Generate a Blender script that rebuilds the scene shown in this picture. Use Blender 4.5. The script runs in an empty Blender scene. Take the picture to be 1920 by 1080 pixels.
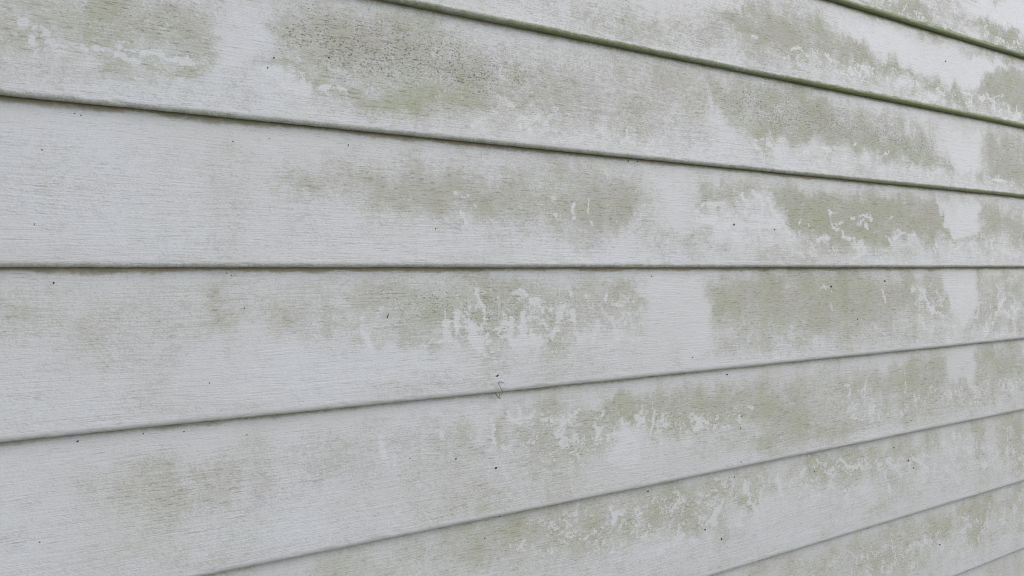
import bpy, bmesh, math, random
import numpy as np

random.seed(7)
scene = bpy.context.scene
COL = scene.collection

# ------------------------------------------------------------------ camera
EYE = 1.50                      # camera height above the lawn
DIST = 1.098                    # camera distance from the wall
FPX = 1493.33                   # 28 mm lens on a 36 mm wide frame, in photo pixels
VPX, HZN = 3235.0, 501.5        # where the board lines meet, and the horizon
THETA = math.atan((VPX - 960) / FPX)
cam_d = bpy.data.cameras.new('camera')
cam = bpy.data.objects.new('camera', cam_d)
COL.objects.link(cam)
cam.location = (0, -DIST, EYE)
cam.rotation_euler = (math.radians(90), 0, THETA - math.radians(90))
cam_d.lens = 28
cam_d.sensor_width = 36
cam_d.shift_y = -(540 - HZN) / 1920
cam_d.clip_start = 0.02
cam_d.clip_end = 2000
scene.camera = cam

# ------------------------------------------------------------------ world and sun
SUN_EL, SUN_AZ = math.radians(40), math.radians(132)     # azimuth clockwise from +Y
w = bpy.data.worlds.new("World")
scene.world = w
w.use_nodes = True
nt = w.node_tree
nt.nodes.clear()
sky = nt.nodes.new('ShaderNodeTexSky')
sky.sky_type = 'NISHITA'
sky.sun_disc = False
sky.sun_elevation = SUN_EL
sky.sun_rotation = SUN_AZ
sky.air_density = 1.0
sky.dust_density = 2.0
sky.ozone_density = 1.0
bg = nt.nodes.new('ShaderNodeBackground')
bg.inputs['Strength'].default_value = 0.15
out = nt.nodes.new('ShaderNodeOutputWorld')
nt.links.new(sky.outputs[0], bg.inputs[0])
nt.links.new(bg.outputs[0], out.inputs[0])

sun_d = bpy.data.lights.new('sun', 'SUN')
sun_d.energy = 1.0
sun_d.angle = math.radians(70)
sun_d.color = (1.0, 0.975, 0.945)
sun = bpy.data.objects.new('sun', sun_d)
COL.objects.link(sun)
sdir = (math.sin(SUN_AZ) * math.cos(SUN_EL), math.cos(SUN_AZ) * math.cos(SUN_EL), math.sin(SUN_EL))
from mathutils import Vector
sun.rotation_euler = Vector(sdir).to_track_quat('Z', 'Y').to_euler()

scene.view_settings.view_transform = 'Standard'
scene.view_settings.look = 'None'
scene.view_settings.exposure = 0.33
scene.cycles.filter_width = 1.1
scene.view_settings.gamma = 1.0
scene.view_settings.use_curve_mapping = False

# ------------------------------------------------------------------ helpers
AX = (math.cos(THETA), math.sin(THETA))
RT = (math.sin(THETA), -math.cos(THETA))


def on_wall(px, py, y=-0.010):
    """point of the wall (plane y) seen at a photo pixel -> (x, z) in metres"""
    u = (px - 960) / FPX
    v = (HZN - py) / FPX
    dx, dy = AX[0] + u * RT[0], AX[1] + u * RT[1]
    t = (DIST + y) / dy
    return dx * t, EYE + v * t


def obj(name, mesh, mat=None, parent=None):
    o = bpy.data.objects.new(name, mesh)
    COL.objects.link(o)
    if mat:
        mesh.materials.append(mat)
    if parent:
        o.parent = parent
    return o


def tag(o, label=None, cat=None, group=None, kind=None):
    for k, v in (('label', label), ('category', cat), ('group', group), ('kind', kind)):
        if v:
            o[k] = v


# value noise on numpy arrays ------------------------------------------------
def _h(i, j, seed):
    n = (i.astype(np.int64) * 374761393 + j.astype(np.int64) * 668265263 + seed * 974634777) & 0xffffffff
    n = ((n ^ (n >> 13)) * 1274126177) & 0xffffffff
    n = n ^ (n >> 16)
    return (n & 0xffff) / 65535.0


def vnoise(x, z, seed=0):
    i = np.floor(x); j = np.floor(z)
    fx = x - i; fz = z - j
    fx = fx * fx * (3 - 2 * fx); fz = fz * fz * (3 - 2 * fz)
    a = _h(i, j, seed); b = _h(i + 1, j, seed); c = _h(i, j + 1, seed); d = _h(i + 1, j + 1, seed)
    return (a * (1 - fx) + b * fx) * (1 - fz) + (c * (1 - fx) + d * fx) * fz


def fbm(x, z, seed=0, octv=4):
    s = 0; a = 0.5; t = 0
    for k in range(octv):
        s = s + a * vnoise(x, z, seed + 17 * k); t += a
        x = x * 2.03 + 11.7; z = z * 2.03 + 5.3; a *= 0.5
    return s / t


def sstep(a, b, v):
    t = np.clip((v - a) / (b - a), 0, 1)
    return t * t * (3 - 2 * t)


# ------------------------------------------------------------------ node helpers
class NT:
    def __init__(self, name):
        self.m = bpy.data.materials.new(name)
        self.m.use_nodes = True
        self.t = self.m.node_tree
        self.t.nodes.clear()
        self.out = self.t.nodes.new('ShaderNodeOutputMaterial')
        self.b = self.t.nodes.new('ShaderNodeBsdfPrincipled')
        self.t.links.new(self.b.outputs[0], self.out.inputs[0])

    def n(self, kind, **kw):
        nd = self.t.nodes.new(kind)
        for k, v in kw.items():
            setattr(nd, k, v)
        return nd

    def put(self, sock, v):
        if isinstance(v, bpy.types.NodeSocket):
            self.t.links.new(v, sock)
        else:
            sock.default_value = v

    def math(self, op, a, b=None, c=None, clamp=False):
        nd = self.n('ShaderNodeMath', operation=op, use_clamp=clamp)
        self.put(nd.inputs[0], a)
        if b is not None: self.put(nd.inputs[1], b)
        if c is not None: self.put(nd.inputs[2], c)
        return nd.outputs[0]

    def vmath(self, op, a, b):
        nd = self.n('ShaderNodeVectorMath', operation=op)
        self.put(nd.inputs[0], a); self.put(nd.inputs[1], b)
        return nd.outputs[0]

    def noise(self, vec, scale=1.0, detail=3.0, rough=0.5, dist=0.0):
        nd = self.n('ShaderNodeTexNoise')
        self.put(nd.inputs['Vector'], vec)
        nd.inputs['Scale'].default_value = scale
        nd.inputs['Detail'].default_value = detail
        nd.inputs['Roughness'].default_value = rough
        nd.inputs['Distortion'].default_value = dist
        return nd.outputs[0]

    def ramp(self, v, a, b, to0=0.0, to1=1.0, smooth=True):
        nd = self.n('ShaderNodeMapRange', interpolation_type='SMOOTHSTEP' if smooth else 'LINEAR')
        self.put(nd.inputs[0], v)
        self.put(nd.inputs[1], a); self.put(nd.inputs[2], b)
        self.put(nd.inputs[3], to0); self.put(nd.inputs[4], to1)
        return nd.outputs[0]

    def mix(self, f, a, b, blend='MIX'):
        nd = self.n('ShaderNodeMix', data_type='RGBA', blend_type=blend)
        self.put(nd.inputs[0], f)
        self.put(nd.inputs[6], a if isinstance(a, bpy.types.NodeSocket) else (*a, 1))
        self.put(nd.inputs[7], b if isinstance(b, bpy.types.NodeSocket) else (*b, 1))
        return nd.outputs[2]


# ------------------------------------------------------------------ weathered paint
def siding_material():
    T = NT('weathered_white_siding_paint')
    tc = T.n('ShaderNodeTexCoord')
    oi = T.n('ShaderNodeObjectInfo')
    off = T.n('ShaderNodeCombineXYZ')
    T.put(off.inputs[0], T.math('MULTIPLY', oi.outputs['Random'], 37.0))
    T.put(off.inputs[2], T.math('MULTIPLY', oi.outputs['Random'], 11.0))
    P = T.vmath('ADD', tc.outputs['Object'], off.outputs[0])

    def sc(x, z):
        return T.vmath('MULTIPLY', P, (x, 20.0, z))
    A = T.n('ShaderNodeAttribute', attribute_name='stain'); sa = T.n('ShaderNodeSeparateColor')
    T.t.links.new(A.outputs['Color'], sa.inputs[0])
    B = T.n('ShaderNodeAttribute', attribute_name='wear'); sb = T.n('ShaderNodeSeparateColor')
    T.t.links.new(B.outputs['Color'], sb.inputs[0])
    film, speck, moss = sa.outputs[0], sa.outputs[1], sa.outputs[2]
    tint, wash, lace = sb.outputs[0], sb.outputs[1], sb.outputs[2]

    n_mid = T.noise(sc(75, 75), 1, 4, 0.6)
    n_fine = T.noise(sc(300, 420), 1, 3, 0.65)
    n_drip = T.noise(sc(70, 9), 1, 3, 0.5)
    n_big = T.noise(sc(4, 7), 1, 4, 0.6)
    # wood grain pressed into the board: warped, very long in x
    wob = T.noise(sc(3.0, 9.0), 1, 2, 0.5)
    wz = T.n('ShaderNodeCombineXYZ')
    T.put(wz.inputs[2], T.math('MULTIPLY', wob, 9.0))
    g_vec = T.vmath('ADD', sc(13, 360), T.vmath('MULTIPLY', wz.outputs[0], (1, 1, 1)))
    grain = T.noise(g_vec, 1, 3, 0.6)
    g2 = T.noise(T.vmath('ADD', sc(34, 640), wz.outputs[0]), 1, 2, 0.55)
    groove = T.ramp(g2, 0.60, 0.72)                      # thin dark dashes
    g_area = T.ramp(T.noise(sc(5, 30), 1, 3, 0.6), 0.42, 0.66)

    # paint
    paint = T.mix(T.ramp(n_big, 0.35, 0.7), (0.60, 0.61, 0.635), (0.57, 0.572, 0.58))
    paint = T.mix(T.ramp(n_mid, 0.40, 0.75, 0, 0.35), paint, (0.54, 0.535, 0.53))
    paint = T.mix(T.ramp(n_fine, 0.35, 0.75, 0, 0.38), paint, (0.46, 0.46, 0.455))
    gr = T.math('MULTIPLY', groove, T.math('ADD', T.math('MULTIPLY', g_area, 0.28), 0.06))
    paint = T.mix(gr, paint, (0.25, 0.24, 0.23))

    # algae film
    n_dr2 = T.noise(sc(23, 5), 1, 4, 0.65)
    n_m2 = T.noise(sc(135, 190), 1, 4, 0.7)
    f0 = film
    for nn, amp in ((n_mid, 0.85), (n_m2, 1.35), (n_drip, 0.10), (n_dr2, 0.45), (n_fine, 1.25), (grain, 0.75)):
        f0 = T.math('ADD', f0, T.math('MULTIPLY', T.math('SUBTRACT', nn, 0.5), amp))
    f0 = T.ramp(f0, 0.05, 0.84)
    f0 = T.math('MULTIPLY', f0, T.ramp(film, 0.0, 0.16))
    # where rain and snails have taken the film off: ragged, flaky outlines
    peel_n = T.noise(sc(30, 34), 1, 6, 0.68, 0.5)
    pv = T.math('ADD', T.math('MULTIPLY', T.math('SUBTRACT', peel_n, 0.5), 1.1), T.math('MULTIPLY', T.math('SUBTRACT', n_m2, 0.5), 0.9))
    pv = T.math('ADD', pv, T.math('MULTIPLY', T.math('SUBTRACT', n_fine, 0.5), 0.35))
    pv = T.math('ADD', pv, T.math('ADD', T.math('MULTIPLY', wash, 0.255), T.math('MULTIPLY', lace, 0.098)))
    wash = T.math('MULTIPLY', T.ramp(pv, 0.125, 0.165), T.ramp(T.math('MAXIMUM', wash, lace), 0.02, 0.2))
    f0 = T.math('MULTIPLY', f0, T.math('SUBTRACT', 1.0, T.math('MULTIPLY', wash, 0.84)))
    hue = T.noise(sc(9, 16), 1, 3, 0.6)
    tint = T.math('ADD', tint, T.math('MULTIPLY', T.math('SUBTRACT', hue, 0.47), 1.6))
    fcol = T.mix(T.ramp(tint, 0.5, 1.0, smooth=False), (0.315, 0.308, 0.200), (0.265, 0.300, 0.125))
    fcol = T.mix(T.ramp(tint, 0.5, 0.0, smooth=False), fcol, (0.375, 0.335, 0.29))
    n_soft = T.noise(sc(16, 7), 1, 4, 0.6)
    veil = T.math('MULTIPLY', T.ramp(film, 0.0, 0.75, 0.0, 0.30, smooth=False), T.ramp(n_soft, 0.3, 0.7, 0.5, 1.3))
    veil = T.math('MULTIPLY', veil, T.math('SUBTRACT', 1.0, T.math('MULTIPLY', wash, 0.75)))
    c = T.mix(veil, paint, fcol)
    c = T.mix(T.math('MULTIPLY', f0, T.ramp(film, 0.1, 0.95, 0.16, 0.50, smooth=False)), c, fcol)

    # growth sits deepest in the pressed grain: short dark dashes
    d1 = T.ramp(T.noise(T.vmath('ADD', sc(62, 520), wz.outputs[0]), 1, 2, 0.6), 0.57, 0.68)
    d2 = T.ramp(T.noise(T.vmath('ADD', sc(30, 240), wz.outputs[0]), 1, 3, 0.65), 0.58, 0.67)
    da = T.math('MULTIPLY', T.math('MAXIMUM', d1, T.math('MULTIPLY', d2, 0.8)), T.math('MULTIPLY', T.ramp(f0, 0.1, 0.8), T.ramp(film, 0.08, 0.7, 0.10, 0.50)))
    c = T.mix(da, c, (0.13, 0.125, 0.075))
    # clean streaks are a touch whiter than the dusty paint
    c = T.mix(T.math('MULTIPLY', wash, 0.24), c, (0.66, 0.67, 0.685))
    # crinkled pale edges left by peeling film
    lw = T.noise(sc(38, 30), 1, 4, 0.65, 0.8)
    lr = T.math('ABSOLUTE', T.math('SUBTRACT', lw, 0.5))
    lr = T.math('MULTIPLY', T.ramp(lr, 0.012, 0.03, 1.0, 0.0), T.ramp(n_mid, 0.45, 0.65))
    c = T.mix(T.math('MULTIPLY', T.math('MULTIPLY', lr, lace), 0.6), c, (0.68, 0.69, 0.68))

    c = T.mix(T.math('MULTIPLY', T.math('MULTIPLY', T.ramp(T.noise(sc(150, 150), 1, 4, 0.75), 0.58, 0.66), T.math('ADD', lace, 0.12)), 0.5), c, (0.69, 0.70, 0.69))
    # mould dots
    s1 = T.noise(sc(230, 360), 1, 3, 0.7)
    th = T.math('SUBTRACT', 0.715, T.math('MULTIPLY', speck, 0.20))
    sf = T.ramp(T.math('SUBTRACT', s1, th), 0.0, 0.07)
    s2 = T.noise(sc(60, 70), 1, 2, 0.5)
    sf = T.math('MULTIPLY', sf, T.ramp(s2, 0.3, 0.55, 0.25, 1.0))
    sf = T.math('MULTIPLY', sf, T.math('SUBTRACT', 1.0, T.math('MULTIPLY', wash, 0.8)))
    c = T.mix(T.math('MULTIPLY', sf, 0.70), c, (0.075, 0.075, 0.05))

    # brown olive band along the top of each face, just below the lap
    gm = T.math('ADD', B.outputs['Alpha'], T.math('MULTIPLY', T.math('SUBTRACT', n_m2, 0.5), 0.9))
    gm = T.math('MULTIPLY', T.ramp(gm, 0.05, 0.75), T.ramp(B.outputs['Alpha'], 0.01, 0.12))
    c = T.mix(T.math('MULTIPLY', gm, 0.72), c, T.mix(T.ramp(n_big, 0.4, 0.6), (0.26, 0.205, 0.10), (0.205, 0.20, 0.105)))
    # moss on the drip edges
    mf = T.math('ADD', moss, T.math('MULTIPLY', T.math('SUBTRACT', n_fine, 0.5), 0.7))
    mf = T.math('ADD', mf, T.math('MULTIPLY', T.math('SUBTRACT', n_mid, 0.5), 0.5))
    mf = T.math('MULTIPLY', T.ramp(mf, 0.12, 0.85), T.ramp(moss, 0.02, 0.12))
    mcol = T.mix(n_fine, (0.10, 0.13, 0.045), (0.25, 0.30, 0.14))
    mcol = T.mix(T.ramp(moss, 0.20, 0.52), (0.33, 0.33, 0.21), mcol)
    c = T.mix(T.math('MULTIPLY', mf, 0.95), c, mcol)

    T.put(T.b.inputs['Base Color'], c)
    T.put(T.b.inputs['Roughness'], T.ramp(f0, 0, 1, 0.42, 0.75))
    T.b.inputs['Specular IOR Level'].default_value = 0.35
    hgt = T.math('ADD', T.math('MULTIPLY', grain, 0.9), T.math('MULTIPLY', n_fine, 0.45))
    hgt = T.math('SUBTRACT', hgt, T.math('MULTIPLY', groove, 0.5))
    hgt = T.math('ADD', hgt, T.math('MULTIPLY', f0, 0.35))
    hgt = T.math('ADD', hgt, T.math('MULTIPLY', mf, 0.8))
    bp = T.n('ShaderNodeBump')
    bp.inputs['Strength'].default_value = 0.42
    bp.inputs['Distance'].default_value = 0.0012
    T.put(bp.inputs['Height'], hgt)
    T.t.links.new(bp.outputs[0], T.b.inputs['Normal'])
    return T.m


def plain(name, c1, c2, scale, rough=0.9, stretch=(1, 1, 1), bump=0.0):
    T = NT(name)
    tc = T.n('ShaderNodeTexCoord')
    v = T.vmath('MULTIPLY', tc.outputs['Object'], stretch)
    n = T.noise(v, scale, 5, 0.6)
    T.put(T.b.inputs['Base Color'], T.mix(T.ramp(n, 0.3, 0.7), c1, c2))
    T.b.inputs['Roughness'].default_value = rough
    if bump:
        bp = T.n('ShaderNodeBump'); bp.inputs['Strength'].default_value = 0.6; bp.inputs['Distance'].default_value = bump
        T.put(bp.inputs['Height'], n); T.t.links.new(bp.outputs[0], T.b.inputs['Normal'])
    return T.m


# ------------------------------------------------------------------ ground
m_grass = plain('lawn_grass', (0.10, 0.115, 0.05), (0.19, 0.17, 0.09), 9.0, bump=0.03)
me = bpy.data.meshes.new('ground')
me.from_pydata([(-400, -400, 0), (400, -400, 0), (400, 400, 0), (-400, 400, 0)], [], [(0, 1, 2, 3)])
tag(obj('ground', me, m_grass), kind='structure')

# ------------------------------------------------------------------ where the growth sits on the wall
# intensity, speck, tint (0 mauve .. .5 olive .. 1 green), soft edge in mm, outline (photo coordinates, turned into metres on the wall)
STAINS = [
    # board under the top right drip edge
    (.75, .5, .85, 10, "1612,0 1690,0 1735,28 1775,50 1800,70 1740,62 1690,40 1650,25 1618,14"),
    (.30, .3, .6, 10, "1690,0 1720,0 1790,60 1760,62"),
    (.70, .8, .75, 12, "1828,36 1850,42 1888,45 1920,78 1935,110 1900,104 1860,86 1835,62"),
    (.30, .2, .6, 14, "1790,60 1830,70 1900,100 1930,118 1860,98 1800,74"),
    # second board
    (.45, .5, .5, 14, "1330,18 1400,8 1480,30 1500,60 1470,80 1400,62 1345,45"),
    (.62, .35, .6, 12, "1375,30 1480,28 1560,48 1590,66 1640,86 1640,118 1560,112 1500,100 1440,84 1390,62"),
    (.70, .35, .7, 8, "1600,112 1640,108 1700,122 1742,152 1776,166 1812,186 1836,196 1800,200 1760,184 1735,164 1690,144 1640,132 1600,124"),
    (.62, .6, .55, 12, "1826,178 1852,146 1890,136 1930,160 1940,222 1880,204 1836,200"),
    (.28, .25, .45, 14, "1420,88 1540,110 1640,136 1730,166 1810,198 1925,236 1800,214 1650,178 1500,138 1400,104"),
    (.16, .3, .4, 20, "1180,30 1330,20 1420,100 1300,96"),
    (.12, .3, .3, 20, "860,10 1180,20 1260,80 1000,40"),
    # third board, left patches
    (.42, .65, .6, 14, "-40,0 395,0 408,50 402,118 372,140 330,132 300,118 210,104 150,92 60,92 -40,84"),
    (.30, .9, .45, 16, "90,0 390,0 400,80 300,100 160,70"),
    (.50, .4, .72, 8, "196,112 250,110 330,126 392,116 374,140 330,146 270,142 205,142"),
    (.42, .35, .62, 6, "62,62 88,62 112,80 90,86 66,82"),
    (.20, .3, .4, 14, "190,148 330,150 360,190 280,195 200,180"),
    (.34, 1.0, .5, 16, "488,0 640,0 760,20 880,58 960,100 1010,150 990,200 900,196 760,180 660,160 560,128 500,122"),
    (.30, 1.0, .45, 20, "520,10 700,24 880,90 960,150 860,160 640,110 520,90"),
    (.55, .5, .62, 7, "500,118 560,128 640,150 700,168 800,176 900,190 1000,196 985,206 900,206 800,190 700,192 640,180 600,184 560,160 520,136"),
    (.26, .3, .85, 14, "640,150 780,160 900,186 850,196 700,190"),
    (.22, .35, .35, 12, "800,196 980,208 1060,236 1020,262 880,246 760,226 620,206 640,190"),
    (.18, .45, .15, 16, "1000,104 1110,110 1220,140 1290,170 1280,230 1200,240 1100,230 1010,200"),
    (.22, .35, .4, 8, "1165,190 1205,194 1200,262 1168,256"),
    (.22, .35, .5, 8, "1040,170 1070,180 1062,216 1044,212"),
    # third board, right patch
    (.50, .9, .5, 14, "1320,140 1420,146 1530,176 1600,196 1650,214 1720,226 1748,244 1756,280 1776,318 1730,312 1640,286 1560,280 1450,266 1400,254 1350,222"),
    (.40, .5, .6, 12, "1380,236 1520,240 1640,262 1740,296 1776,318 1700,310 1600,282 1500,280 1400,262"),
    (.28, .7, .45, 10, "1300,150 1340,150 1370,226 1330,226"),
    (.30, .8, .5, 8, "1486,170 1560,186 1560,240 1500,230"),
    (.48, .6, .5, 10, "1852,252 1930,266 1935,352 1880,342 1832,324 1838,290"),
    (.18, .3, .4, 14, "1400,262 1560,286 1740,320 1925,352 1925,368 1700,340 1500,312 1420,290"),
    # fourth board
    (.16, .25, .1, 20, "-40,286 180,284 320,290 340,350 240,382 80,378 -40,350"),
    (.16, .25, .4, 10, "-40,384 120,386 110,402 -40,404"),
    (.28, .5, .45, 14, "526,340 600,318 700,322 880,328 1000,336 1060,340 1100,326 1220,324 1236,372 1200,412 1100,432 960,444 880,424 760,420 640,404 540,376"),
    (.50, .6, .6, 7, "548,344 560,336 574,346 584,362 566,362"),
    (.26, .45, .3, 12, "690,330 960,336 1010,372 980,420 860,412 720,402"),
    (.34, .5, .25, 9, "1070,340 1150,330 1200,340 1196,392 1150,420 1100,420 1074,392"),
    (.52, .6, .55, 12, "1306,352 1400,346 1480,346 1600,352 1700,368 1756,378 1780,404 1776,440 1740,452 1690,446 1640,456 1560,452 1508,452 1476,436 1440,440 1370,424 1320,404"),
    (.40, .5, .6, 12, "1460,352 1560,356 1690,376 1720,420 1640,440 1520,446 1480,410"),
    (.30, .4, .5, 10, "1740,380 1784,396 1786,444 1744,450"),
    (.46, .55, .5, 8, "1842,384 1858,384 1880,402 1925,420 1935,456 1880,452 1790,448 1770,428 1830,438 1850,428"),
    (.18, .3, .3, 12, "1400,440 1560,456 1700,460 1925,462 1925,490 1640,486 1460,486"),
    # fifth board
    (.50, .5, .5, 10, "-30,548 24,556 46,590 34,640 10,664 -30,664"),
    (.20, .3, .1, 10, "70,540 108,540 104,598 72,594"),
    (.22, .45, .2, 8, "176,588 212,586 208,676 182,676"), (.22, .45, .25, 8, "222,576 250,576 248,690 226,684"),
    (.20, .35, .2, 8, "300,600 322,600 322,676 304,676"),
    (.34, .5, .6, 8, "404,556 432,552 430,640 408,646"), (.30, .5, .5, 8, "498,566 530,560 536,650 504,650"),
    (.30, .5, .4, 8, "592,540 640,548 640,620 600,620"),
    (.16, .3, .3, 20, "160,520 640,514 660,640 420,668 180,660"),
    (.40, .75, .5, 12, "676,520 760,512 900,510 1010,510 1110,516 1206,522 1208,556 1150,600 1060,640 1000,648 980,624 930,660 900,652 880,640 850,648 780,636 700,600 672,560"),
    (.42, .9, .6, 14, "880,520 960,512 1000,530 990,600 956,640 936,652 910,640 884,590"),
    (.30, .5, .35, 10, "1130,520 1210,520 1216,580 1200,640 1166,644 1140,600"),
    (.20, .4, .3, 12, "680,560 840,560 860,640 760,672 690,640"),
    (.28, .4, .4, 9, "1010,600 1060,610 1056,660 1016,650"),
    (.14, .4, .4, 20, "820,650 1180,640 1200,690 1000,716 840,700"),
    (.48, .55, .55, 14, "1334,536 1400,518 1500,508 1640,508 1760,512 1782,544 1790,590 1740,604 1700,588 1646,612 1560,634 1480,622 1400,610 1338,596"),
    (.30, .6, .55, 14, "1400,524 1560,516 1660,530 1640,600 1560,626 1430,600"),
    (.40, .4, .5, 8, "1836,508 1925,514 1925,560 1890,580 1850,600 1836,630 1822,600 1840,560"),
    (.28, .3, .4, 10, "1856,580 1925,590 1925,628 1850,640"),
    (.16, .3, .3, 14, "1340,600 1560,634 1700,620 1840,622 1925,626 1700,652 1440,662"),
    # sixth board
    (.30, .35, .4, 10, "170,918 232,884 262,862 312,876 330,866 420,882 446,916 440,960 380,948 310,972 296,986 226,982 174,966"),
    (.24, .3, .3, 8, "292,876 322,850 336,900 310,936 296,930"),
    (.24, .35, .2, 8, "380,882 404,876 410,962 386,962"),
    (.20, .3, .4, 10, "564,866 620,838 640,870 596,932 566,916"),
    (.26, .35, .2, 7, "738,806 766,798 782,830 784,850 746,858 730,846"), (.28, .35, .15, 7, "790,780 804,776 806,812 796,808"),
    (.28, .35, .15, 7, "840,800 862,800 868,806 880,786 892,788 894,820 914,824 918,852 860,852 840,836"),
    (.22, .3, .15, 8, "806,836 836,838 836,860 812,860"),
    (.42, .45, .3, 6, "930,764 944,760 956,786 958,806 960,832 946,842 930,826 928,800"),
    (.42, .6, .5, 8, "976,760 1040,752 1056,772 1090,760 1140,746 1180,742 1180,800 1150,820 1116,856 1060,862 1000,860 966,842 966,806 1000,800"),
    (.54, .65, .6, 9, "1140,750 1200,736 1280,736 1330,728 1400,730 1462,738 1466,768 1400,784 1360,792 1300,810 1272,822 1222,812 1196,816 1180,800 1156,806 1130,790"),
    (.20, .4, .5, 10, "970,850 1010,846 1030,900 1000,916 976,890"),
    (.16, .3, .5, 12, "1300,810 1480,776 1620,760 1600,800 1480,836 1340,856"),
    (.46, .55, .55, 9, "1582,716 1640,694 1700,682 1766,664 1774,710 1740,734 1690,742 1640,740 1600,748"),
    (.42, .4, .6, 8, "1840,648 1925,638 1925,694 1890,716 1836,726 1828,700"),
    (.22, .3, .4, 12, "1600,746 1760,736 1925,704 1925,740 1800,764 1620,786"),
    # seventh board
    (.30, .45, .4, 16, "560,1064 760,1004 960,962 1240,896 1250,1000 1180,1020 980,1038 860,1060 700,1090 540,1100"),
    (.30, .5, .5, 10, "820,1010 900,990 1100,950 1210,930 1200,1000 1060,1016 960,1010"),
    (.52, .55, .6, 10, "1236,906 1330,890 1350,920 1340,972 1310,1002 1250,1010 1210,1020 1200,970"),
    (.40, .5, .5, 9, "1340,896 1440,872 1452,930 1420,950 1350,944"), (.30, .5, .3, 8, "1376,920 1420,920 1424,960 1390,960"),
    (.44, .5, .55, 9, "1490,860 1560,848 1636,840 1640,880 1610,906 1560,918 1510,914"),
    (.30, .4, .45, 10, "1640,840 1760,812 1772,850 1700,880 1640,880"),
    (.36, .4, .55, 8, "1824,790 1850,786 1856,860 1830,858"), (.34, .45, .5, 8, "1870,776 1925,762 1925,868 1880,850"),
    (.16, .35, .4, 20, "1250,1000 1400,960 1640,900 1925,860 1925,890 1640,960 1380,1040 1250,1050"),
    # eighth board
    (.36, .4, .5, 14, "1330,1088 1480,1040 1620,1000 1760,960 1925,906 1925,960 1800,990 1720,1040 1600,1060 1500,1090"),
    (.34, .4, .55, 8, "1730,976 1790,958 1800,1000 1750,1020"), (.34, .4, .55, 8, "1800,950 1860,930 1860,990 1810,1030"),
    (.16, .3, .4, 14, "1480,1090 1700,1040 1925,960 1925,1010 1700,1090"),
    # thin veils between the thick patches
    (.26, .45, .5, 18, "1440,872 1650,828 1925,766 1925,868 1800,904 1640,936 1500,956"),
    (.28, .4, .5, 18, "1380,1084 1560,1020 1925,904 1925,1000 1800,1040 1560,1092"),
    (.22, .45, .45, 18, "960,770 1260,730 1925,636 1925,742 1600,800 1200,850 960,872"),
    (.10, .5, .35, 18, "480,-4 700,16 1000,90 1320,150 1320,284 1000,252 640,204 490,140"),
    (.17, .4, .35, 18, "510,330 1240,320 1240,446 900,456 560,410"),
    (.11, .4, .45, 18, "1080,20 1560,30 1740,140 1925,170 1925,230 1500,146 1120,74"),
    (.17, .4, .3, 18, "160,866 640,816 960,776 946,900 500,962 180,994"),
    (.20, .45, .45, 18, "1320,520 1925,508 1925,626 1600,660 1340,640"),
    (.20, .45, .45, 18, "1290,330 1600,340 1925,390 1925,480 1500,470 1300,440"),
    (.22, .45, .45, 18, "600,1066 960,972 1400,870 1500,940 1100,1040 800,1090"),
    # ninth
    (.30, .3, .4, 12, "1790,1090 1930,1026 1930,1090"),
]
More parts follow.
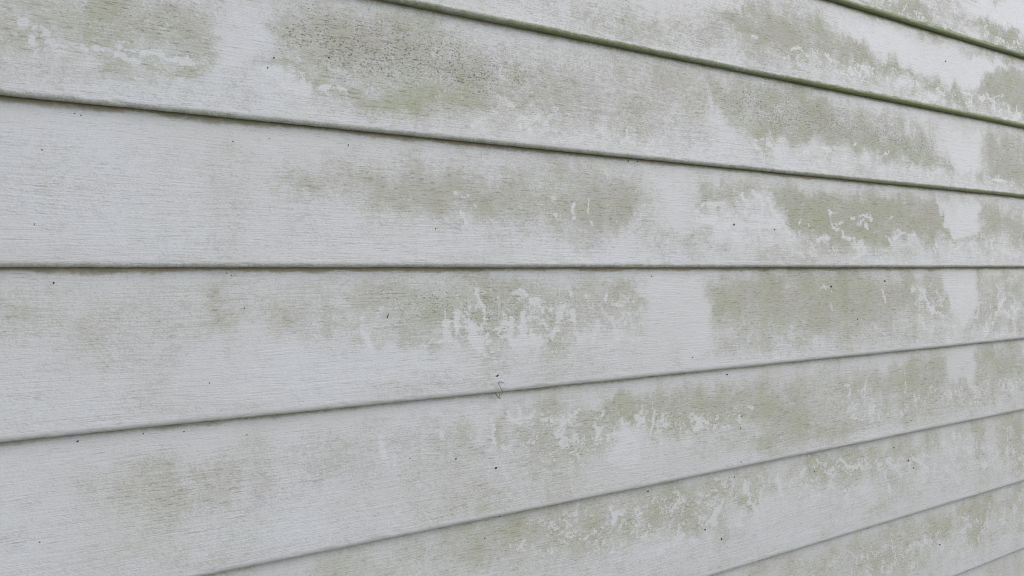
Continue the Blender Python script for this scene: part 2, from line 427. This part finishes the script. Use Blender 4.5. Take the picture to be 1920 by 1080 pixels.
# clean streaks and grazed spots: width mm, strength, line
WASH = [
    (7, .9, "46,48 58,42 76,48 84,60 86,72 104,80"), (4, .8, "62,52 60,74 66,84"),
    (5, .8, "150,90 184,90 206,95 232,104 240,112 262,112 268,98 286,95"), (6, .8, "284,96 304,102 318,110 352,114"),
    (5, .7, "352,108 360,118 340,122"),
    (8, .95, "494,128 520,134 544,140"), (6, .9, "558,130 566,142 572,160 578,172"), (9, .9, "524,148 548,160 574,174"),
    (9, .95, "602,166 626,166 648,170"), (6, .7, "508,136 530,160 556,172"),
    # peeled areas on the fourth board, right
    (10, .95, "1394,366 1404,384 1398,402 1410,412"), (9, .9, "1412,358 1428,372 1432,396 1424,408"), (8, .9, "1444,376 1450,398 1462,404"),
    (10, .9, "1318,412 1334,414 1346,410"), (7, .8, "1318,386 1340,382 1360,382"), (7, .8, "1364,402 1382,404"),
    (12, .85, "1350,424 1380,420 1410,424 1440,420 1464,428"), (12, .85, "1410,402 1440,410 1460,416"), (9, .95, "1462,406 1472,424 1478,438"),
    (7, .9, "1556,396 1558,412 1562,428 1570,430"), (9, .9, "1566,420 1580,416"), (5, .85, "1556,397 1576,398"),
    (9, .9, "1614,404 1628,404 1634,410"), (9, .85, "1610,420 1620,412 1626,424"), (5, .85, "1626,426 1634,434 1648,436"),
    (6, .8, "1598,410 1602,408"), (5, .8, "1496,422 1504,412"), (5, .8, "1516,420 1518,424"), (5, .8, "1496,440 1500,434"), (5, .7, "1520,434 1524,438"),
    (8, .9, "1530,450 1544,442 1556,448"), (6, .85, "1660,440 1664,450 1672,458"), (6, .85, "1674,448 1684,440 1682,430"),
    (5, .8, "1686,434 1700,440 1710,448"), (4, .7, "1668,412 1672,406"), (6, .7, "1576,432 1580,446 1600,446"),
    # fourth board middle
    (5, .7, "1040,368 1032,390 1044,408"), (7, .7, "1076,382 1074,404 1078,416"), (6, .7, "1106,378 1104,398 1110,422"),
    (4, .6, "864,396 872,410 872,420"), (5, .5, "1140,386 1152,392 1156,414"), (5, .5, "856,362 876,366"), (4, .6, "890,380 894,386"),
    # fifth board drips
    (5, .85, "898,546 904,562 908,574 912,590 906,604"), (7, .9, "862,588 858,602 860,616"), (9, .85, "834,606 836,624 842,636"),
    (5, .8, "832,580 834,600"), (12, .95, "880,606 884,622 892,646 900,656"), (7, .8, "884,612 902,616"),
    (7, .85, "982,544 994,556 1000,570"), (5, .7, "1008,560 1014,578 1020,588"), (8, .95, "980,590 980,610 982,628 986,640"),
    (6, .7, "996,614 992,628 1006,636"), (10, .8, "960,640 990,644 1010,640"), (8, .8, "1052,586 1044,610 1036,632"),
    (6, .6, "1076,584 1080,620 1084,640"), (7, .7, "1148,598 1156,620 1160,640"), (6, .6, "1070,540 1074,552"), (7, .6, "1124,602 1116,626 1110,640"),
    (6, .5, "1144,540 1140,560"), (6, .6, "842,636 812,640 800,650"), (5, .5, "706,582 718,578"), (9, .5, "680,600 690,640 700,660"),
    (5, .6, "834,552 838,558"), (5, .6, "1168,590 1162,600"),
    (7, .8, "1722,536 1734,548 1740,566 1748,586"), (7, .7, "1738,570 1756,586 1780,598"), (6, .5, "1560,548 1558,566 1562,584"),
    (8, .5, "1540,538 1556,536"), (5, .5, "1656,540 1662,566"),
    (9, .7, "1858,606 1866,590 1876,572 1886,560"), (7, .7, "1846,600 1850,620 1840,634"), (6, .6, "1880,580 1900,600 1914,590"),
    (6, .6, "1870,534 1878,546 1872,556"), (8, .6, "1896,570 1910,600"), (5, .6, "1862,630 1900,622"),
    # sixth board
    (7, .9, "956,776 966,790 978,794"), (6, .8, "972,764 976,784"), (9, .8, "924,812 930,834 956,842"), (8, .8, "926,790 924,812"),
    (7, .85, "1116,794 1122,806 1120,818"), (5, .8, "1226,748 1228,772 1226,796 1220,812"), (5, .9, "1168,784 1170,790"), (7, .9, "1194,784 1202,788 1198,798"),
    (11, .95, "1172,808 1180,816 1186,828"), (16, .95, "1160,842 1180,836 1196,844"), (20, .8, "1150,862 1190,858"),
    (8, .8, "1140,824 1152,816 1164,814"), (9, .85, "1296,786 1306,784 1312,796 1300,802"), (7, .7, "1380,766 1390,776 1384,790"), (6, .7, "1402,756 1410,764"),
    (6, .6, "1020,790 1040,784 1060,790"), (6, .6, "994,782 1006,770"), (6, .6, "1080,776 1090,770"), (6, .7, "1590,720 1598,730 1592,742"),
    (4, .6, "1626,714 1622,740 1620,760"), (4, .5, "1700,690 1700,730"), (5, .5, "1584,706 1586,724"),
    (6, .6, "812,800 824,806 832,824"), (8, .6, "716,824 722,856"),
    # seventh board
    (8, .6, "1228,1036 1250,1022 1282,1006"), (8, .7, "1330,976 1346,962 1356,940"), (9, .6, "1400,910 1408,940 1420,956"),
    (7, .6, "1090,946 1084,980"), (6, .5, "1150,950 1156,980"), (6, .6, "1216,980 1222,990"), (6, .6, "1560,880 1580,860 1596,876"), (5, .6, "1600,878 1616,872 1620,896"),
    (9, .6, "1790,800 1796,850"), (10, .5, "1716,860 1740,880"), (7, .5, "1462,890 1466,930"),
    # second board
    (5, .85, "1410,64 1418,72"), (4, .7, "1480,92 1494,88 1506,100 1516,106"), (5, .7, "1546,98 1550,112"),
    (5, .6, "1716,150 1724,176 1722,190"), (5, .6, "1756,168 1770,180"), (3.5, .85, "1800,172 1818,178 1828,192 1844,178"), (3.5, .8, "1838,192 1850,176"),
    (3.5, .8, "1862,182 1862,206"), (3.5, .8, "1890,196 1888,220"), (3.5, .8, "1904,200 1900,224"), (3, .7, "1862,182 1880,180"), (4, .6, "1412,262 1430,258 1446,276"),
    (3.5, .8, "1586,274 1592,268"), (3.5, .8, "1598,278 1604,268"), (7, .6, "1540,282 1548,278 1556,286"), (7, .6, "1650,296 1664,284"),
    (5, .6, "880,240 896,226 912,222"), (5, .6, "960,222 990,226"), (4, .5, "886,246 900,240 912,246"), (4, .6, "1172,240 1174,262"),
    (3.5, .7, "1850,330 1860,338 1884,340"),
    (5, .6, "1880,455 1886,480"), (4, .6, "1858,450 1862,476"), (3.5, .6, "1700,440 1706,466"), (3.5, .6, "1742,446 1750,470"), (6, .5, "1880,470 1900,480"),
]
# zones with crinkled pale lines
LACE = [
    (.9, "860,196 1000,212 1100,228 1240,250 1240,276 1000,264 860,236"), (.9, "1440,84 1560,104 1690,140 1760,166 1920,214 1925,236 1700,180 1500,130 1430,110"),
    (.8, "1410,258 1560,284 1700,306 1800,324 1925,346 1925,366 1700,336 1500,306 1420,286"), (.7, "1300,400 1460,430 1640,452 1925,440 1925,494 1500,488 1330,450"),
    (.8, "820,540 1200,560 1200,640 1000,660 830,650"), (.7, "1700,540 1925,520 1925,626 1740,640"), (.7, "980,780 1300,760 1420,780 1260,840 1000,870"),
    (.6, "1560,740 1760,730 1925,690 1925,740 1600,790"), (.7, "980,970 1360,900 1640,850 1925,800 1925,880 1500,960 1200,1040 960,1050"),
    (.6, "1450,1070 1925,930 1925,1010 1600,1090"), (.5, "500,130 660,166 640,196 500,160"), (.5, "-20,60 400,110 380,150 -20,100"),
    (.8, "1640,0 1800,40 1925,90 1925,112 1760,64 1640,30"),
]


def parse(s, y=-0.010):
    return np.array([on_wall(*map(float, p.split(',')), y) for p in s.split()])


def seg_dist(X, Z, a, b):
    vx, vz = b - a
    L = vx * vx + vz * vz + 1e-12
    t = np.clip(((X - a[0]) * vx + (Z - a[1]) * vz) / L, 0, 1)
    return np.hypot(X - a[0] - t * vx, Z - a[1] - t * vz)


def poly_sd(X, Z, P):
    d = np.full(X.shape, 1e9); ins = np.zeros(X.shape, bool)
    n = len(P)
    for i in range(n):
        a, b = P[i], P[(i + 1) % n]
        d = np.minimum(d, seg_dist(X, Z, a, b))
        if a[1] != b[1]:
            c = ((a[1] > Z) != (b[1] > Z)) & (X < (b[0] - a[0]) * (Z - a[1]) / (b[1] - a[1]) + a[0])
            ins ^= c
    return np.where(ins, d, -d)


# patches the growth has left bare
CLEAN = [
    (.9, "1768,238 1842,250 1836,322 1800,324 1782,310"), (.9, "1764,374 1842,384 1836,440 1792,442 1772,428"),
    (.9, "1774,505 1836,510 1830,590 1802,604 1784,588"), (.75, "1772,654 1836,646 1826,716 1780,712"),
    (.9, "1580,30 1925,130 1900,128 1850,138 1824,172 1760,154 1700,114 1640,96 1600,70"), (.8, "1215,515 1330,515 1330,640 1215,664"),
    (.8, "410,-20 486,-20 492,124 410,150"), (.9, "1790,-5 1925,-5 1925,64 1880,38 1820,28"), (.7, "0,830 400,790 900,745 900,756 400,850 0,900"),
    (.6, "1385,366 1440,354 1470,398 1484,436 1505,454 1420,456 1366,434 1308,422 1338,398 1388,392"),
    (.85, "1165,806 1186,798 1208,826 1200,852 1136,864 1150,832"), (.7, "470,620 640,650 690,652 860,655 880,700 500,760 300,770 300,690"),
    (.6, "0,190 640,262 640,300 0,250"), (.5, "1220,300 1310,320 1310,430 1230,430"),
]
CLEAN_M = [(a, parse(p)) for a, p in CLEAN]
STAINS_M = [(i, s, t, f * 1.7 / 1000, parse(p)) for i, s, t, f, p in STAINS]
WASH_M = [(wd / 1000, s, parse(p)) for wd, s, p in WASH]
LACE_M = [(s, parse(p)) for s, p in LACE]


def bbox_mask(X, Z, P, m):
    lo = P.min(0) - m; hi = P.max(0) + m
    return (X > lo[0]) & (X < hi[0]) & (Z > lo[1]) & (Z < hi[1])


def growth(X, Z):
    """film, speck, tint, wash, lace at points of the wall (metres)"""
    wx = X + 0.030 * (fbm(X * 22, Z * 26, 3, 5) - .5) * 2 + 0.005 * (fbm(X * 140, Z * 140, 5, 3) - .5) * 2
    wz = Z + 0.026 * (fbm(X * 26, Z * 22, 9, 5) - .5) * 2 + 0.010 * (fbm(X * 60, Z * 5, 13, 5) - .5) * 2 + 0.014 * (fbm(X * 17, Z * 6, 15, 4) - .5) * 2 + 0.004 * (fbm(X * 160, Z * 160, 7, 3) - .5) * 2
    film = np.zeros(X.shape); speck = np.full(X.shape, .12); tint = np.full(X.shape, .30); tw = np.full(X.shape, .12)
    tint *= tw
    for inten, sp, tn, soft, P in STAINS_M:
        soft = soft * 1.25
        k = np.nonzero(bbox_mask(wx, wz, P, soft * 2.5))[0]
        if not len(k): continue
        sd = poly_sd(wx[k], wz[k], P)
        v = sstep(-soft, soft * 1.2, sd)
        a = inten * v
        film[k] = film[k] + a * (1 - film[k] * 0.55)
        speck[k] = np.maximum(speck[k], sp * sstep(-soft * 1.5, soft * 2.0, sd))
        tint[k] += tn * a; tw[k] += a
    tint /= tw
    # faint dirt of the parts between, and everything beyond the picture
    base = sstep(.45, .75, fbm(X * 5 + 3, Z * 9, 21, 4))
    streak = sstep(.42, .72, fbm(X * 15 + 7, Z * 3.2, 27, 4))
    film = film + (0.09 + 0.17 * base + 0.15 * streak) * (1 - film)
    fr = np.mod(Z - EYE, 0.2) / 0.2
    wide = sstep(.02, .2, fr) * sstep(1.0, .78, fr) * (.06 + .27 * sstep(.1, 1.4, X)) * sstep(.35, .62, fbm(X * 4 + 9, Z * 6, 23, 5))
    film = film + wide * (1 - film)
    for st, P in CLEAN_M:
        k = np.nonzero(bbox_mask(wx, wz, P, .03))[0]
        if len(k):
            cl = 1 - st * sstep(-.012, .016, poly_sd(wx[k], wz[k], P))
            film[k] *= cl; speck[k] *= cl
    film = film * (0.6 + 0.8 * fbm(X * 26, Z * 30, 25, 4))
    outside = np.clip(np.maximum(sstep(2.50, 2.62, X), sstep(-0.01, -0.08, X)), 0, 1)
    fz = np.mod(Z - EYE, 0.2) / 0.2
    gen = sstep(.46, .66, fbm(X * 6, Z * 8, 31, 5)) * sstep(.08, .35, fz) * 0.75
    film = film * (1 - outside) + gen * outside
    speck = speck * (1 - outside) + gen * outside
    wash = np.zeros(X.shape)
    wx2 = X + 0.006 * (fbm(X * 90, Z * 90, 43) - .5) * 2; wz2 = Z + 0.006 * (fbm(X * 90, Z * 90, 47) - .5) * 2
    jag = 0.75 + 0.9 * fbm(X * 150, Z * 150, 51, 3)
    for wd, st, P in WASH_M:
        k = np.nonzero(bbox_mask(wx2, wz2, P, wd * 1.8 + .004))[0]
        if not len(k): continue
        d = np.full(len(k), 1e9)
        for i in range(len(P) - 1):
            d = np.minimum(d, seg_dist(wx2[k], wz2[k], P[i], P[i + 1]))
        r = wd * .5 * jag[k]
        wash[k] = np.maximum(wash[k], (.45 + .5 * st) * sstep(1.7, .25, d / r))
    lace = np.zeros(X.shape)
    for st, P in LACE_M:
        k = np.nonzero(bbox_mask(wx, wz, P, .03))[0]
        if not len(k): continue
        lace[k] = np.maximum(lace[k], st * sstep(-.015, .02, poly_sd(wx[k], wz[k], P)))
    return film, speck, tint, wash, lace


# moss on each drip edge, against x: list of (x metres, amount)
def moss_x(idx, X):
    tab = {
        1: [(-1, .35), (0.9, .60), (1.55, .85), (2.0, 1.0), (2.6, .95)],
        2: [(-1, .35), (0.5, .55), (0.8, .72), (1.3, .62), (1.5, .80), (2.1, .95), (2.6, .95)],
        3: [(-1, .3), (0.0, .36), (0.7, .44), (1.2, .44), (1.6, .55), (2.0, .7), (2.6, .75)],
        4: [(-1, .3), (0.0, .34), (0.6, .42), (1.6, .45), (2.6, .42)],
        5: [(-1, .08), (1.0, .14), (2.6, .10)],
    }.get(idx, [(-1, .55), (2.6, .9)] if idx < 1 else [(-1, .03), (2.6, .05)])
    xs, vs = zip(*tab)
    return np.interp(X, xs, vs)


# ------------------------------------------------------------------ the clapboard wall
wall = bpy.data.objects.new('clapboard_wall', None)
COL.objects.link(wall)
tag(wall, 'white painted clapboard wall of overlapping boards streaked with green algae', 'wall')
m_side = siding_material()
STEP = 0.2
PROUD, BACK = 0.0165, 0.0030            # face at the drip edge and where it slips under the board above
XL, XR = -1.4, 4.4
xs = np.unique(np.round(np.concatenate([np.arange(XL, -0.03, 0.02), np.arange(-0.03, 1.2, 0.0028), np.arange(1.2, 2.56, 0.0036), np.arange(2.56, XR + .01, 0.02)]), 5))
xs_c = np.arange(XL, XR + .01, 0.02)
# bottom edge of each board relative to eye height, top to bottom; the photo's nine and some beyond
EDGE = {-3: 1.396, -2: 1.196, -1: 0.995, 0: 0.790, 1: 0.5925, 2: 0.3955, 3: 0.1985, 4: 0.0, 5: -0.2010, 6: -0.4015, 7: -0.6015, 8: -0.7930, 9: -0.995, 10: -1.195}


def face_y(zrel):
    return -(PROUD - zrel / STEP * (PROUD - BACK))


def make_board(idx, zb, step):
    fine = 0 <= idx <= 9
    X1 = xs if fine else xs_c
    H = step + 0.02
    # profile rows (z above the edge, y): underside, rounded drip edge, face
    rows = [(0.0012, -0.0022), (0.0004, -0.0060)]
    r_h, r_d = 0.0080, 0.0050
    yF = lambda z: -(PROUD - z / step * (PROUD - BACK))
    for k in range(0, 9):
        a = k / 8 * math.pi / 2
        z = r_h * (1 - math.cos(a))
        rows.append((z, yF(r_h) + r_d * (1 - math.sin(a))))
    n_face = 78 if fine else 8
    for k in range(1, n_face + 1):
        z = r_h + (H - r_h) * k / n_face
        rows.append((z, yF(z)))
    R = np.array(rows)
    nr, nc = len(R), len(X1)
    Xg = np.tile(X1, (nr, 1)); Zr = np.tile(R[:, 0:1], (1, nc)); Yg = np.tile(R[:, 1:2], (1, nc))
    # hand of time: edge wanders a little, face bows a little
    low = sstep(0.03, 0.0, Zr)
    wav = 0.0005 * (fbm(X1 * 9 + idx * 7.1, X1 * 0 + idx, 61, 3) - .5) * 2 + 0.0004 * (fbm(X1 * 70 + idx * 3.3, X1 * 0, 67, 3) - .5) * 2
    Zg = zb + Zr + wav[None, :] * low
    Yg = Yg - 0.0012 * (fbm(X1 * 2.3 + idx * 5.7, X1 * 0, 71, 3) - .5)[None, :] * 2 * low
    nick = sstep(.62, .8, fbm(Xg * 45 + idx * 13, Zr * 300, 77, 3)) * low
    Yg = Yg + 0.0006 * nick
    V = np.stack([Xg, Yg, Zg - zb], -1).reshape(-1, 3)
    me = bpy.data.meshes.new('clapboard')
    iy, ix = np.meshgrid(np.arange(nr - 1), np.arange(nc - 1), indexing='ij')
    a = (iy * nc + ix).ravel()
    F = np.stack([a, a + 1, a + nc + 1, a + nc], -1)
    me.vertices.add(len(V)); me.vertices.foreach_set('co', V.ravel().astype(np.float32))
    me.loops.add(F.size); me.loops.foreach_set('vertex_index', F.ravel().astype(np.int32))
    me.polygons.add(len(F)); me.polygons.foreach_set('loop_start', np.arange(0, F.size, 4, dtype=np.int32))
    me.update(calc_edges=True)
    me.polygons.foreach_set('use_smooth', np.ones(len(F), bool))
    film, speck, tint, wash, lace = growth(Xg.ravel(), Zg.ravel())
    Zf = Zr.ravel(); Xf = Xg.ravel()
    # moss on the rounded edge, creeping a little way up the face where it is thick
    mo = moss_x(idx, Xf)
    creep = 0.0075 + 0.009 * np.clip(mo - .45, 0, 1) * (0.3 + 1.4 * fbm(Xf * 40 + idx, Zf * 0, 83, 3))
    moss = mo * sstep(creep * 1.25, creep * 0.55, Zf)
    halo = 0.25 * np.clip(mo - .5, 0, 1) * sstep(creep + .022, creep, Zf)
    moss = np.maximum(moss, halo * fbm(Xf * 60, Zf * 60, 89, 3) * 2)
    edge = sstep(0.012, 0.006, Zf)
    film = film * (1 - edge)
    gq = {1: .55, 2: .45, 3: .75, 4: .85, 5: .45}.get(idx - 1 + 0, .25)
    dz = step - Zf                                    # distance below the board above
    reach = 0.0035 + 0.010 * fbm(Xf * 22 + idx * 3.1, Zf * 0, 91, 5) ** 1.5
    lap_band = gq * sstep(1.25, .45, dz / reach) * (0.45 + 0.9 * fbm(Xf * 70, Zf * 120, 93, 4)) * (0.55 + 0.8 * fbm(Xf * 4 + idx, Zf * 0, 95, 3))
    one = np.ones(len(film))
    for nm, ch in (('stain', (film, speck, moss, one)), ('wear', (tint, wash, lace, lap_band))):
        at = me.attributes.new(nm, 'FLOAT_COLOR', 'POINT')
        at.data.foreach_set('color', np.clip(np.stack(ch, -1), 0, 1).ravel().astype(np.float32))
    o = obj('clapboard', me, m_side, wall)
    o.location = (0, 0, zb)
    return o


order = sorted(EDGE)
for n, idx in enumerate(order):
    zb = EYE + EDGE[idx]
    up = EDGE.get(idx - 1, EDGE[idx] + 0.2)
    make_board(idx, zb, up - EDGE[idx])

# sheathing the boards are nailed to, and the block footing under it
def box(name, lo, hi, mat, parent=None, bev=0.004):
    bm = bmesh.new()
    bmesh.ops.create_cube(bm, size=1)
    for v in bm.verts:
        v.co = Vector([lo[i] + (v.co[i] + .5) * (hi[i] - lo[i]) for i in range(3)])
    bmesh.ops.bevel(bm, geom=bm.edges[:], offset=bev, segments=2, affect='EDGES')
    m = bpy.data.meshes.new(name); bm.to_mesh(m); bm.free()
    return obj(name, m, mat, parent)


m_wood = plain('bare_sheathing_wood', (0.22, 0.17, 0.11), (0.30, 0.24, 0.17), 6, stretch=(1, 8, 8))
m_conc = plain('footing_concrete', (0.28, 0.27, 0.25), (0.36, 0.35, 0.33), 14, bump=0.004)
box('sheathing', (XL, 0.004, 0.28), (XR, 0.12, 3.10), m_wood, wall)
box('footing', (XL, 0.006, -0.2), (XR, 0.14, 0.30), m_conc, wall, 0.01)

# ------------------------------------------------------------------ small things on the boards
m_speck = plain('dark_dried_dirt', (0.025, 0.023, 0.020), (0.06, 0.05, 0.04), 900, 0.7)


def surf_y(x, z):
    """depth of the siding face at (x, z)"""
    for idx in reversed(order):
        zb = EYE + EDGE[idx]
        up = EYE + EDGE.get(idx - 1, EDGE[idx] + .2)
        if zb <= z < up:
            return -(PROUD - (z - zb) / (up - zb) * (PROUD - BACK))
    return -0.01


def speck(px, py, ln, wd, ang, label, bend=0.0):
    y = -0.010
    for _ in range(3):
        x, z = on_wall(px, py, y)
        y = surf_y(x, z)
    t = (DIST + y) / (AX[1] + (px - 960) / FPX * RT[1])
    s = t / FPX
    L, W = ln * s * .36, wd * s * .36
    bm = bmesh.new()
    bmesh.ops.create_icosphere(bm, subdivisions=2, radius=1)
    rr = random.Random(int(px * 31 + py))
    for v in bm.verts:
        k = 1 + rr.uniform(-.22, .22)
        c = v.co * k
        a = c.x * L
        b = c.z * W * (1 - .25 * c.x) + bend * L * (c.x * c.x - .4)
        v.co = Vector((a, c.y * W * .7, b))
    m = bpy.data.meshes.new('dirt_speck'); bm.to_mesh(m); bm.free()
    for p in m.polygons: p.use_smooth = True
    o = obj('dirt_speck', m, m_speck)
    o.location = (x, y - W * .4, z)
    o.rotation_euler = (0, -math.radians(ang), 0)
    tag(o, label, 'speck', 'dark specks of dirt on the siding')


SPECKS = [
    (930, 877, 6, 5, 20, 'largest round black speck, mid board below the dry grass wisp'),
    (101, 530, 6, 4, 100, 'upright black speck just under the level drip edge at far left'),
    (146, 827, 5, 4, 60, 'black speck below the fifth drip edge near the left border'),
    (269, 813, 4, 3, 80, 'small black speck under the fifth drip edge, right of the left border pair'),
    (345, 809, 4, 2.6, 0, 'flat black speck close under the fifth drip edge, left part'),
    (463, 815, 3.2, 3, 0, 'tiny round speck well below the fifth drip edge on clean paint'),
    (462, 785, 4, 2.2, 5, 'flat speck clinging to the fifth drip edge left of centre'),
    (140, 213, 4.4, 2.2, -12, 'left one of two flat specks under the third drip edge at upper left'),
    (152, 216, 4.2, 2.2, -15, 'right one of two flat specks under the third drip edge at upper left'),
    (79, 281, 4.6, 2.6, -10, 'flat speck on the pale mauve patch at the left'),
    (437, 265, 3.4, 3, 0, 'small round speck on clean paint below the third drip edge'),
    (505, 260, 4, 1.8, 0, 'thin flat speck right below the third drip edge, upper left half'),
    (65, 420, 3, 2.8, 0, 'tiny round speck above the level drip edge at far left'),
    (425, 512, 4, 2.2, -20, 'left speck of a trio just under the level drip edge'),
    (434, 516, 3.6, 2.8, 30, 'middle speck of a trio just under the level drip edge'),
    (440, 514, 3, 1.8, 40, 'right speck of a trio just under the level drip edge'),
    (458, 578, 7, 1.8, 65, 'thin slanting dark sliver on the left part of the fifth board'),
    (393, 718, 3.2, 3, 0, 'tiny round speck low on the fifth board at left'),
    (75, 1016, 3.4, 3, 0, 'tiny round speck near the lower left corner'),
    (653, 272, 6, 2, 95, 'upright dark sliver below the third drip edge near the centre left'),
    (502, 127, 5, 3, 75, 'black upright crumb at the left edge of the dotted algae patch'),
    (514, 108, 6, 2.6, 30, 'slanting black crumb inside the dotted algae patch at left'),
    (617, 108, 5, 4, -30, 'black crumb in the middle of the dotted algae patch'),
    (1178, 302, 3.4, 4, 90, 'left one of two black specks hanging on the third drip edge'),
    (1195, 303, 3.6, 3.4, 90, 'right one of two black specks hanging on the third drip edge'),
    (727, 593, 17, 2.2, 68, 'long thin curved black thread on the fifth board'),
    (817, 429, 3.2, 3, 0, 'tiny speck on clean paint above the level drip edge at centre'),
    (933, 704, 9, 4, 25, 'ragged black crumb just above the dry grass wisp'),
    (1222, 518, 4, 2.6, -40, 'speck under the level drip edge beside the clean column'),
    (1376, 421, 3.6, 5, 10, 'black speck on the white peeled patch of the fourth board'),
    (1452, 430, 3.4, 3, 0, 'brown black dot at the right rim of the white peeled patch'),
    (1558, 537, 6, 4, -45, 'black crumb beside a pale spot on the fifth board algae'),
    (1659, 527, 6, 3.4, -35, 'black crumb under the level drip edge in the right algae patch'),
    (1608, 598, 4.2, 3.4, 10, 'black dot at the lower rim of the right algae patch'),
    (1299, 670, 3.6, 2.8, 0, 'speck on the clean column above the fifth drip edge'),
    (1363, 702, 5.4, 3.6, -20, 'black speck directly under the fifth drip edge right of centre'),
    (1792, 648, 6, 2.4, 8, 'flat dark speck tucked under the fifth drip edge at right'),
    (855, 860, 3.2, 4, 0, 'small black dot left of the largest speck'),
    (769, 859, 2.4, 3.6, 0, 'tiny upright dot on the sixth board, left of the mauve patches'),
    (1389, 803, 6.4, 2, 95, 'upright black sliver under the olive patch of the sixth board'),
    (1391, 780, 4.4, 2, 75, 'thin black sliver on the olive patch of the sixth board'),
    (1390, 866, 3.2, 3, 0, 'tiny dot just above the sixth drip edge'),
    (1215, 921, 4.6, 4, 40, 'black speck under the sixth drip edge at the dark olive patch'),
    (1377, 894, 3.4, 3, 20, 'small dot under the sixth drip edge, right of the dark olive patch'),
    (1703, 863, 6, 4.2, -10, 'large black oval speck on the seventh board at right'),
    (1713, 877, 3.4, 3, 0, 'small dot just below the large black oval speck'),
    (1676, 839, 3.4, 3, 0, 'small dot above left of the large black oval speck'),
    (1322, 993, 5, 4, -30, 'black speck below the dark olive patch on the seventh board'),
    (1353, 1010, 3, 5, 0, 'small upright speck low on the seventh board'),
    (1527, 884, 3, 3, 0, 'tiny dot on the seventh board under the squiggly pale mark'),
    (1627, 990, 4, 3, 0, 'black dot on the seventh drip edge near the lower right'),
    (1762, 1021, 5, 3.6, -30, 'black speck on the eighth board in the lower right corner'),
    (909, 1009, 3.6, 3, 0, 'small speck on the seventh board beneath the largest round speck'),
    (937, 967, 2, 6, 10, 'short upright sliver hanging from the sixth drip edge'),
    (1773, 115, 3, 3.4, 0, 'tiny dot on the clean part of the second board at upper right'),
    (1708, 788, 4, 2.2, 0, 'small flat speck on the sixth board at right'),
]
for s in SPECKS:
    speck(*s)

# the wisp of dry grass caught on the drip edge
def tube(name, pts, r, mat, parent=None):
    bm = bmesh.new()
    rings = []
    n = len(pts)
    for i, p in enumerate(pts):
        p = Vector(p)
        d = (Vector(pts[min(i + 1, n - 1)]) - Vector(pts[max(i - 1, 0)])).normalized()
        s = d.cross(Vector((0, 1, 0.01))).normalized(); u = d.cross(s)
        rad = r * (1 - .5 * i / (n - 1))
        rings.append([bm.verts.new(p + (s * math.cos(k * math.tau / 6) + u * math.sin(k * math.tau / 6)) * rad) for k in range(6)])
    for A, B in zip(rings, rings[1:]):
        for k in range(6):
            bm.faces.new((A[k], A[(k + 1) % 6], B[(k + 1) % 6], B[k]))
    bm.faces.new(rings[0][::-1]); bm.faces.new(rings[-1])
    m = bpy.data.meshes.new(name); bm.to_mesh(m); bm.free()
    for p in m.polygons: p.use_smooth = True
    return obj(name, m, mat, parent)


def spline(pts, k=6):
    P = [Vector(p) for p in pts]; o = []
    for i in range(len(P) - 1):
        a, b, c, d = P[max(i - 1, 0)], P[i], P[i + 1], P[min(i + 2, len(P) - 1)]
        for j in range(k):
            t = j / k
            o.append(0.5 * ((2 * b) + (c - a) * t + (2 * a - 5 * b + 4 * c - d) * t * t + (3 * b - 3 * c + d - a) * t ** 3))
    o.append(P[-1])
    return o


m_straw = plain('dry_grass_stem', (0.10, 0.075, 0.035), (0.20, 0.15, 0.07), 200, 0.8)
wx, wz = on_wall(938, 737, -0.018)
wisp = bpy.data.objects.new('grass_wisp', None)
COL.objects.link(wisp); wisp.location = (wx, -0.018, wz)
tag(wisp, 'bent brown wisp of dry grass caught on the fifth drip edge', 'grass stem')


def wp(px, py, y):
    x, z = on_wall(px, py, y)
    return (x - wx, y + 0.018, z - wz)


tube('stem', spline([wp(944, 718, -.0172), wp(941, 716, -.019), wp(937, 716.5, -.020), wp(935, 719, -.0195), wp(938, 726, -.0195), wp(941, 732, -.0195), wp(941.5, 737, -.0185), wp(939, 741, -.012)]), .00055, m_straw, wisp)
tube('blade', spline([wp(929, 737, -.012), wp(932, 742, -.012), wp(935, 745.5, -.010), wp(938, 747, -.009), wp(936.5, 742, -.011), wp(937, 738, -.013)]), .0008, m_straw, wisp)
